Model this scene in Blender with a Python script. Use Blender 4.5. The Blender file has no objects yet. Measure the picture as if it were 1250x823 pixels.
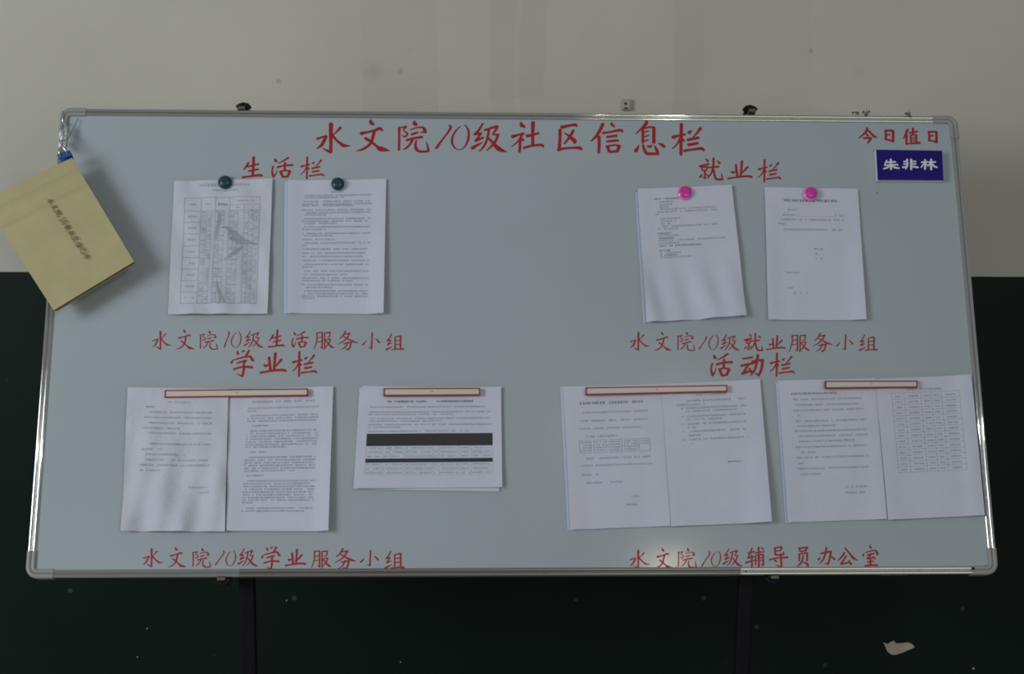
import bpy, bmesh, math, random
from mathutils import Vector, Matrix
random.seed(7)
SC = bpy.context.scene
COL = SC.collection

# ------------------------------------------------------------------ camera pose (photo 1250x823)
F, CX, CY = 1800.0, 625.0, 411.5
pitch, psi = math.radians(5.0), math.radians(1.6)
g = Vector((-.0061, math.cos(pitch), math.sin(pitch))).normalized()          # gravity, camera coords x right y down z forward
d = Vector((math.cos(psi), 0, math.sin(psi))); d.y = -(g.x*d.x + g.z*d.z)/g.y; d.normalize()
Zc = -g; Xc = d; Yc = Zc.cross(Xc)
HC = 1.56
def c2w(p):                                                                   # camera coords -> world
    p = Vector(p); return Vector((p.dot(Xc), p.dot(Yc), p.dot(Zc) + HC))
def c2w_dir(p):
    p = Vector(p); return Vector((p.dot(Xc), p.dot(Yc), p.dot(Zc)))
cam_d = bpy.data.cameras.new('camera'); cam = bpy.data.objects.new('camera', cam_d); COL.objects.link(cam)
cr, cu, cb = c2w_dir((1,0,0)), c2w_dir((0,-1,0)), c2w_dir((0,0,-1))
cam.matrix_world = Matrix(((cr.x,cu.x,cb.x,0),(cr.y,cu.y,cb.y,0),(cr.z,cu.z,cb.z,HC),(0,0,0,1)))
cam_d.sensor_width = 36; cam_d.lens = F/1250*36
cam_d.dof.use_dof = True; cam_d.dof.focus_distance = 2.93; cam_d.dof.aperture_fstop = 8
SC.camera = cam
# ------------------------------------------------------------------ world, lights, exposure
SC.view_settings.view_transform = 'Standard'; SC.view_settings.look = 'None'
SC.view_settings.gamma = 1; SC.view_settings.use_curve_mapping = False
SC.view_settings.exposure = 0.46
SC.cycles.filter_width = 1.9
w = bpy.data.worlds.new('world'); SC.world = w; w.use_nodes = True
w.node_tree.nodes['Background'].inputs[0].default_value = (.80, .86, .92, 1)
w.node_tree.nodes['Background'].inputs[1].default_value = 0.15
def area(name, loc, target, sx, sy, power, col):
    l = bpy.data.lights.new(name, 'AREA'); l.shape = 'RECTANGLE'; l.size = sx; l.size_y = sy; l.energy = power; l.color = col
    o = bpy.data.objects.new(name, l); COL.objects.link(o); o.location = loc
    o.rotation_euler = (Vector(target)-Vector(loc)).to_track_quat('-Z', 'Y').to_euler(); return o
def cpos(x, y, z): return tuple(c2w((x, y, z)))
area('window_light', (-3.4, 0.0, 2.3), (0, 3.0, 1.2), 1.6, 1.5, 60, (.86, .94, 1.0))
area('rear_window_light', cpos(2.65, -.1, -3.0), (.6, 3, 1.4), 3.4, 2.3, 22, (1.0, .96, .88))
area('warm_lamp_light', cpos(1.10, -1.02, -1.0), (.3, 3, .9),   .19, .08, 1.0, (1.0, .84, .60))
area('bright_lamp_light', cpos(.985, -1.25, 0.0), (.2, 3, 1.3),   .045, .045, 4.5, (.88, 1.0, .96))
area('small_lamp_light', cpos(.66, -1.25, 0.0), (.2, 3, 1.3),   .03, .03, 0.8, (1.0, .88, .62))

# ------------------------------------------------------------------ board frame of reference
BW, BH = 1.9487, 1.0
uc = Vector((.9992,.0026,.0407)); vc = -Vector((.0078,.9673,-.2535)); wc = -Vector((-.0400,.2536,.9665))
Bo = c2w((.0088,-.0042,3.0817)); Bu, Bv = c2w_dir(uc).normalized(), c2w_dir(vc).normalized()
Bw = Bu.cross(Bv).normalized(); Bv = Bw.cross(Bu)
BM = Matrix(((Bu.x,Bv.x,Bw.x,Bo.x),(Bu.y,Bv.y,Bw.y,Bo.y),(Bu.z,Bv.z,Bw.z,Bo.z),(0,0,0,1)))
BI = BM.inverted()
def ray(px, py): return c2w_dir(((px-CX)/F, (py-CY)/F, 1))
def bp(px, py, h=0.0):                                                        # photo point -> board coordinates on the plane w=h
    o = BI @ Vector((0,0,HC)); r = BI.to_3x3() @ ray(px, py)
    t = (h-o.z)/r.z; p = o + r*t; return Vector((p.x, p.y, h))
WALLY = c2w(Vector((0,0,3.62))).y
def wp(px, py, off=0.0):                                                      # photo point -> world point on the back wall
    r = ray(px, py); t = (WALLY-off)/r.y; return Vector((0,0,HC)) + r*t

# ------------------------------------------------------------------ materials
def mat(name, col, rough=.6, metal=0, spec=.5, coat=0, alpha=None, var=0, vscale=8, bump=0, bscale=40, trans=0):
    m = bpy.data.materials.new(name); m.use_nodes = True; nt = m.node_tree; b = nt.nodes['Principled BSDF']
    b.inputs['Base Color'].default_value = (*col, 1); b.inputs['Roughness'].default_value = rough
    b.inputs['Metallic'].default_value = metal; b.inputs['Specular IOR Level'].default_value = spec
    b.inputs['Coat Weight'].default_value = coat; b.inputs['Transmission Weight'].default_value = trans
    tc = nt.nodes.new('ShaderNodeTexCoord')
    if var:
        n = nt.nodes.new('ShaderNodeTexNoise'); n.inputs['Scale'].default_value = vscale; n.inputs['Detail'].default_value = 5
        r = nt.nodes.new('ShaderNodeValToRGB'); r.color_ramp.elements[0].position = .3; r.color_ramp.elements[1].position = .7
        r.color_ramp.elements[0].color = (*[c*(1-var) for c in col], 1); r.color_ramp.elements[1].color = (*[min(1, c*(1+var)) for c in col], 1)
        nt.links.new(tc.outputs['Object'], n.inputs['Vector']); nt.links.new(n.outputs[0], r.inputs[0]); nt.links.new(r.outputs[0], b.inputs['Base Color'])
    if bump:
        n = nt.nodes.new('ShaderNodeTexNoise'); n.inputs['Scale'].default_value = bscale; n.inputs['Detail'].default_value = 4
        u = nt.nodes.new('ShaderNodeBump'); u.inputs['Strength'].default_value = bump; u.inputs['Distance'].default_value = .01
        nt.links.new(tc.outputs['Object'], n.inputs['Vector']); nt.links.new(n.outputs[0], u.inputs['Height']); nt.links.new(u.outputs[0], b.inputs['Normal'])
    return m
M = dict(
    board=mat('whiteboard_enamel', (.405,.448,.468), .11, spec=.45, var=.03, vscale=3),
    alu=mat('brushed_aluminium', (.70,.69,.65), .065, metal=.95, var=.02, vscale=1),
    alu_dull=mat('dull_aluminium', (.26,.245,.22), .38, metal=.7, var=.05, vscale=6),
    cap=mat('grey_plastic', (.31,.31,.285), .4, var=.05, vscale=20),
    back=mat('grey_backing', (.30,.31,.32), .7, var=.05),
    red=mat('red_vinyl', (.36,.006,.008), .5, var=.10, vscale=30),
    paper=mat('white_paper', (.61,.62,.71), .75, spec=.2, var=.02, vscale=20, bump=.15, bscale=16),
    paper_old=mat('thin_wrinkled_paper', (.60,.61,.67), .75, spec=.2, var=.03, vscale=14, bump=.8, bscale=14),
    paper_blue=mat('bluish_paper', (.54,.60,.76), .75, spec=.2, var=.02),
    ink=mat('printed_ink', (.17,.17,.20), .7, var=.1),
    ink_light=mat('pale_printed_ink', (.36,.37,.42), .7, var=.1),
    ink_heavy=mat('black_toner', (.022,.023,.024), .5, var=.1),
    smudge=mat('grey_smudge', (.36,.37,.40), .7, var=.1, vscale=60),
    green_ink=mat('green_ink', (.10,.30,.22), .7, var=.1),
    teal=mat('dark_teal_plastic', (.012,.055,.065), .3, var=.1),
    pink=mat('pink_plastic', (.72,.035,.36), .22, coat=.5, var=.08),
    pink_rim=mat('clear_pink_rim', (.78,.28,.58), .2, coat=.4, var=.05),
    cream=mat('cream_magnetic_strip', (.62,.60,.50), .5, var=.05),
    redline=mat('red_strip_border', (.36,.010,.012), .45, var=.08),
    blue=mat('deep_blue_card', (.016,.006,.17), .6, spec=.2, var=.08),
    white=mat('white_plastic', (.78,.78,.80), .4, var=.03),
    kraft=mat('tan_cover', (.47,.405,.20), .6, var=.06, vscale=14, bump=.10, bscale=14),
    pages=mat('page_edges', (.16,.145,.12), .8, var=.15, vscale=90),
    nbink=mat('cover_print', (.15,.13,.05), .7, var=.1),
    clip=mat('blue_clip', (.02,.10,.30), .35, coat=.3, var=.1),
    chrome=mat('chrome_wire', (.80,.82,.80), .12, metal=1, var=.04),
    glint=mat('painted_glint', (.93,.97,.94), .45, metal=0, var=.1, vscale=200),
    cord=mat('thin_grey_cord', (.22,.23,.25), .8, var=.1),
    black=mat('black_plastic', (.006,.006,.006), .6, spec=.2, var=.1),
    brass=mat('dull_brass', (.13,.11,.07), .5, metal=.3, var=.15),
    steel=mat('black_painted_steel', (.006,.004,.007), .6, spec=.2, var=.2),
    debris=mat('olive_tape_scrap', (.15,.15,.08), .85, var=.4, vscale=120),
    plaster=mat('bare_plaster', (.56,.47,.39), .85, var=.1, vscale=60, bump=.3),
    plug=mat('ivory_wall_plug', (.42,.40,.28), .6, var=.15, vscale=60),
    floor=mat('grey_floor', (.30,.29,.27), .6, var=.1),
    tack=mat('dark_dot', (.05,.05,.06), .5, var=.1),
)
def wall_material():
    m = bpy.data.materials.new('cream_wall_paint'); m.use_nodes = True; nt = m.node_tree; N = nt.nodes; Lk = nt.links.new
    b = N['Principled BSDF']; b.inputs['Roughness'].default_value = .7; b.inputs['Specular IOR Level'].default_value = .25
    tc = N.new('ShaderNodeTexCoord'); sep = N.new('ShaderNodeSeparateXYZ'); Lk(tc.outputs['Object'], sep.inputs[0])
    n1 = N.new('ShaderNodeTexNoise'); n1.inputs['Scale'].default_value = 1.6; n1.inputs['Detail'].default_value = 6
    n2 = N.new('ShaderNodeTexNoise'); n2.inputs['Scale'].default_value = 6; n2.inputs['Detail'].default_value = 6
    Lk(tc.outputs['Object'], n1.inputs[0]); Lk(tc.outputs['Object'], n2.inputs[0])
    def math_(op, a, bb=None, c=None):
        x = N.new('ShaderNodeMath'); x.operation = op
        for i, v in enumerate((a, bb, c)):
            if v is None: continue
            if isinstance(v, (int, float)): x.inputs[i].default_value = v
            else: Lk(v, x.inputs[i])
        return x.outputs[0]
    cur = math_('ADD', math_('MULTIPLY', n1.outputs[0], .14), math_('MULTIPLY', n2.outputs[0], .03))
    xw = math_('ADD', sep.outputs[0], math_('MULTIPLY', math_('SUBTRACT', n2.outputs[0], .5), .05))
    # old repaint patches and runs on the wall, each with its own edges: (photo x0, x1, y_bottom, strength)
    for px0, px1, pyb, s in ((440,535,150,-.012),(535,600,150,.008),(598,664,105,-.022),(628,634,150,.016),(664,667,70,-.016),(820,858,150,-.018),(858,990,150,-.008)):
        x0, x1, zb = wp(px0,70).x, wp(px1,70).x, wp(px0,pyb).z
        a = math_('SMOOTH_MIN' if False else 'GREATER_THAN', xw, x0); c = math_('LESS_THAN', xw, x1); e = math_('GREATER_THAN', math_('ADD', sep.outputs[2], math_('MULTIPLY', n2.outputs[0], .06)), zb)
        cur = math_('ADD', cur, math_('MULTIPLY', math_('MULTIPLY', math_('MULTIPLY', a, c), e), s))
    # small dark stains
    for px, py, rr, s in ((455,86,.03,-.05),(489,87,.008,-.5),(340,99,.007,-.3),(1048,88,.02,-.03),(990,62,.006,-.2),(500,60,.012,-.03)):
        p = wp(px, py); v = N.new('ShaderNodeVectorMath'); v.operation = 'DISTANCE'; v.inputs[1].default_value = p
        Lk(tc.outputs['Object'], v.inputs[0])
        t = math_('SUBTRACT', 1, math_('DIVIDE', math_('ADD', v.outputs['Value'], math_('MULTIPLY', math_('SUBTRACT', n2.outputs[0], .5), rr)), rr)); t = math_('MAXIMUM', math_('MINIMUM', t, 1), 0)
        cur = math_('ADD', cur, math_('MULTIPLY', t, s))
    r = N.new('ShaderNodeValToRGB'); r.color_ramp.elements[0].position = 0; r.color_ramp.elements[1].position = .3
    r.color_ramp.elements[0].color = (.45,.42,.355,1); r.color_ramp.elements[1].color = (.90,.845,.735,1)
    mx = N.new('ShaderNodeMath'); Lk(cur, r.inputs[0]); Lk(r.outputs[0], b.inputs['Base Color'])
    bu = N.new('ShaderNodeBump'); bu.inputs['Strength'].default_value = .12; bu.inputs['Distance'].default_value = .01
    Lk(n2.outputs[0], bu.inputs['Height']); Lk(bu.outputs[0], b.inputs['Normal'])
    return m
def green_material():
    m = mat('dark_green_gloss_paint', (.0075,.0165,.0125), .5, spec=.12, var=.12, vscale=2.5, bump=.06, bscale=30)
    nt = m.node_tree; b = nt.nodes['Principled BSDF']; old = b.inputs['Base Color'].links[0].from_socket
    tc = nt.nodes.new('ShaderNodeTexCoord'); v = nt.nodes.new('ShaderNodeTexVoronoi'); v.inputs['Scale'].default_value = 9
    nt.links.new(tc.outputs['Object'], v.inputs['Vector'])
    r = nt.nodes.new('ShaderNodeValToRGB'); r.color_ramp.elements[0].position = .03; r.color_ramp.elements[0].color = (1,1,1,1)
    r.color_ramp.elements[1].position = .07; r.color_ramp.elements[1].color = (0,0,0,1)
    nt.links.new(v.outputs['Distance'], r.inputs[0])
    mx = nt.nodes.new('ShaderNodeMix'); mx.data_type = 'RGBA'; mx.inputs['B'].default_value = (.06,.08,.07,1)
    nt.links.new(r.outputs[0], mx.inputs['Factor']); nt.links.new(old, mx.inputs['A']); nt.links.new(mx.outputs['Result'], b.inputs['Base Color'])
    return m
M['wall'] = wall_material(); M['green'] = green_material()

# ------------------------------------------------------------------ helpers
class MB:
    def __init__(s): s.v = []; s.f = []
    def add(s, vs, fs):
        b = len(s.v); s.v += [tuple(x) for x in vs]; s.f += [tuple(b+i for i in f) for f in fs]
    def box(s, c, sz, R=None):
        x, y, z = [k/2 for k in sz]; c = Vector(c)
        vs = [Vector((i*x, j*y, k*z)) for i in (-1,1) for j in (-1,1) for k in (-1,1)]
        if R: vs = [R @ q for q in vs]
        s.add([c+q for q in vs], [(0,1,3,2),(4,6,7,5),(0,4,5,1),(2,3,7,6),(0,2,6,4),(1,5,7,3)])
    def prism(s, pts, h0, h1):                                                # polygon (u,v) extruded in w
        n = len(pts); s.add([(p[0],p[1],h0) for p in pts]+[(p[0],p[1],h1) for p in pts],
            [tuple(range(n-1,-1,-1)), tuple(range(n,2*n))]+[(i,(i+1)%n,n+(i+1)%n,n+i) for i in range(n)])
    def lathe(s, c, prof, n=28, R=None):                                      # prof (r,w)
        c = Vector(c); vs = []; fs = []
        for r, h in prof:
            for i in range(n):
                a = 2*math.pi*i/n; q = Vector((r*math.cos(a), r*math.sin(a), h)); vs.append(c+(R@q if R else q))
        for k in range(len(prof)-1):
            for i in range(n): fs.append((k*n+i, k*n+(i+1)%n, (k+1)*n+(i+1)%n, (k+1)*n+i))
        fs.append(tuple(range((len(prof)-1)*n, len(prof)*n))); fs.append(tuple(range(n-1,-1,-1)))
        s.add(vs, fs)
    def tube(s, pts, r, n=8):
        pts = [Vector(p) for p in pts]; vs = []; fs = []
        for i, p in enumerate(pts):
            t = (pts[min(i+1,len(pts)-1)]-pts[max(i-1,0)]).normalized(); a = t.orthogonal().normalized()
            if i and abs(a.dot(pa)) < .99: a = (pa - t*pa.dot(t)).normalized()
            pa = a; b = t.cross(a)
            for k in range(n):
                q = 2*math.pi*k/n; vs.append(p + (a*math.cos(q)+b*math.sin(q))*r)
        for i in range(len(pts)-1):
            for k in range(n): fs.append((i*n+k, i*n+(k+1)%n, (i+1)*n+(k+1)%n, (i+1)*n+k))
        fs.append(tuple(range(n-1,-1,-1))); fs.append(tuple(range(len(vs)-n, len(vs)))); s.add(vs, fs)
    def build(s, name, m, parent=None, smooth=False, loc=None, board=False, bevel=0):
        """board=True: vertices are board coordinates; loc (board coords) becomes the origin."""
        me = bpy.data.meshes.new(name); o = bpy.data.objects.new(name, me); COL.objects.link(o)
        L = Vector(loc) if loc is not None else Vector((0,0,0))
        me.from_pydata([Vector(v)-L for v in s.v], [], s.f); me.materials.append(m); me.update()
        if smooth:
            for p in me.polygons: p.use_smooth = True
        if parent is not None: o.parent = parent
        if parent is None or board == 'root':
            o.matrix_world = (BM @ Matrix.Translation(L)) if board else Matrix.Translation(L)
        if getattr(s, 'sharp', 0):
            for p in me.polygons: p.use_smooth = True
            me.set_sharp_from_angle(angle=math.radians(s.sharp))
        if bevel:
            b = o.modifiers.new('bevel', 'BEVEL'); b.width = bevel; b.segments = 2; b.limit_method = 'ANGLE'
        return o
def empty(name, loc, board=True):
    o = bpy.data.objects.new(name, None); COL.objects.link(o); o.empty_display_size = .05
    o.matrix_world = (BM @ Matrix.Translation(Vector(loc))) if board else Matrix.Translation(Vector(loc)); return o
def tag(o, label, cat, group=None):
    o['label'] = label; o['category'] = cat
    if group: o['group'] = group
    return o

# ------------------------------------------------------------------ setting
mb = MB(); mb.box((0, WALLY+.1, 1.6), (9, .2, 3.2)); wall = mb.build('wall_back', M['wall']); wall['kind'] = 'structure'
zd = wp(10, 332).z
mb = MB(); mb.box((0, WALLY-.0005, zd/2), (9, .003, zd)); dado = mb.build('painted_dado', M['green'], wall); dado['label'] = 'dark green gloss paint on the lower wall'
mb = MB(); mb.box((0, 0, -.05), (9, WALLY*2+.4, .1)); fl = mb.build('floor', M['floor']); fl['kind'] = 'structure'
mb = MB(); mb.box((0, WALLY-.012, .06), (9, .02, .12)); bs = mb.build('baseboard_back', M['green']); bs['kind'] = 'structure'
# patch where the green paint has flaked away
pts = [(1078,784),(1083,786),(1088,783),(1091,782),(1093,785),(1101,785),(1108,784),(1113,786),(1116,790),(1109,793),(1102,796),(1093,799),(1088,799),(1083,795)]
P = [wp(x, y) for x, y in pts]; mb = MB(); n = len(P)
mb.add([(p.x, WALLY-.001, p.z) for p in P]+[(p.x, WALLY-.0035, p.z) for p in P], [tuple(range(n)), tuple(range(2*n-1, n-1, -1))]+[(i, n+i, n+(i+1)%n, (i+1)%n) for i in range(n)])
o = mb.build('bare_plaster_patch', M['plaster'], wall); o['label'] = 'pale patch of bare plaster where green paint has chipped off'
for x, y, r in ((1188,816,.003),(489,808,.002),(168,802,.0018),(180,767,.002),(350,733,.002)):
    p = wp(x, y); mb = MB(); mb.lathe((0,0,0), [(r,0),(r*.6,.002)], 8, Matrix.Rotation(math.pi/2, 3, 'X')); 
    mb.v = [(v[0]+p.x, v[1]+WALLY-.002, v[2]+p.z) for v in mb.v]; mb.build('paint_speck', M['plaster'], wall)
p = wp(764, 128); e = tag(empty('wall_plug', (p.x, WALLY, p.z), False), 'ivory wall plug with a dark screw hole above the board frame', 'wall plug')
mb = MB(); mb.box((0,-.006,0), (.021,.012,.027)); mb.build('plug_body', M['plug'], e, bevel=.002)
mb = MB(); mb.box((-.002,-.0125,.002), (.006,.002,.005)); mb.box((-.001,-.0125,-.009), (.009,.002,.003)); mb.build('screw_hole', M['black'], e)

# ------------------------------------------------------------------ whiteboard
board = tag(empty('whiteboard', (0, -BH/2, -.02)), 'large wide magnetic whiteboard with aluminium frame, headed in red lettering', 'whiteboard')
board.matrix_world = BM @ Matrix.Translation(Vector((0,-BH/2,-.02)))
BL = (0, -BH/2, -.02)
def bpart(mb, name, m, **k): return mb.build(name, m, board, loc=BL, **k)
hw, hh = BW/2, BH/2
mb = MB(); mb.box((0,0,-.005), (BW-.028, BH-.028, .010)); bpart(mb, 'writing_surface', M['board'])
mb = MB(); mb.box((0,0,-.0145), (BW-.028, BH-.028, .008)); bpart(mb, 'backing_sheet', M['back'])
def arc(c, r, a0, a1, n): return [(c[0]+r*math.cos(math.radians(a0+(a1-a0)*i/n)), c[1]+r*.75*math.sin(math.radians(a0+(a1-a0)*i/n))) for i in range(n+1)]
PROF = [(0,-.020)]+arc((.0038,.0015),.0038,180,8,8)+[(.0076,.0004),(.0090,.0004)]+arc((.0126,.0015),.0038,172,0,8)+[(.0164,-.001),(.0164,-.020)]
def sweep(path, norms, prof):
    mb = MB(); n = len(prof); vs = []
    for (x, y), (nx, ny) in zip(path, norms):
        for dd, h in prof: vs.append((x+nx*dd, y+ny*dd, h))
    fs = [(i*n+k, i*n+k+1, (i+1)*n+k+1, (i+1)*n+k) for i in range(len(path)-1) for k in range(n-1)]
    fs += [(i*n+n-1, i*n, (i+1)*n, (i+1)*n+n-1) for i in range(len(path)-1)]
    fs += [tuple(range(n)), tuple(range(len(vs)-1, len(vs)-n-1, -1))]; mb.add(vs, fs); mb.sharp = 50; return mb
CL = .050
for a, b, nn in (((-hw+CL,hh),(hw-CL,hh),(0,-1)),((-hw+CL,-hh),(hw-CL,-hh),(0,1)),((-hw,-hh+CL),(-hw,hh-CL),(1,0)),((hw,-hh+CL),(hw,hh-CL),(-1,0))):
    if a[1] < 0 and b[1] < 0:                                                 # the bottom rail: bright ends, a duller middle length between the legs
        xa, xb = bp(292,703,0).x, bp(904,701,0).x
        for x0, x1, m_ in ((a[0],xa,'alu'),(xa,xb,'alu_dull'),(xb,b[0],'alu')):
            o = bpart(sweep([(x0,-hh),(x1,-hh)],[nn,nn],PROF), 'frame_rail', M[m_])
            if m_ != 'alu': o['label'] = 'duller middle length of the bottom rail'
    else: bpart(sweep([a,b],[nn,nn],PROF), 'frame_rail', M['alu'])
CPROF = [(-.0012,-.021)]+arc((.0036,.0025),.0048,180,20,7)+[(.0083,.0030),(.0090,.0030)]+arc((.0128,.0025),.0045,160,0,7)+[(.0173,-.001),(.0173,-.021)]
R_ = .0225
for sx in (-1,1):
    for sy in (-1,1):
        path = [(sx*(hw-CL-.003), sy*hh)]; nr = [(0,-sy)]
        for k in range(9):
            a = math.pi/2*k/8; path.append((sx*(hw-R_+R_*math.sin(a)), sy*(hh-R_+R_*math.cos(a)))); nr.append((-sx*math.sin(a), -sy*math.cos(a)))
        path.append((sx*hw, sy*(hh-CL-.003))); nr.append((-sx,0))
        o = bpart(sweep(path, nr, CPROF), 'corner_cap', M['cap']); o['label'] = 'rounded grey plastic corner piece'
# rivets on the frame
for px, py in ((912.5,697.5),(1188,694)):
    q = bp(px, py, .006); mb = MB(); mb.lathe(q, [(.0028,-.001),(.0028,.0008),(.0015,.002)], 12); bpart(mb, 'rivet', M['chrome'] if px < 1000 else M['black'])
q = bp(1071, 236); mb = MB(); mb.lathe(q, [(.0016,0),(.001,.0006)], 10); bpart(mb, 'ink_dot', M['tack'])

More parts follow.
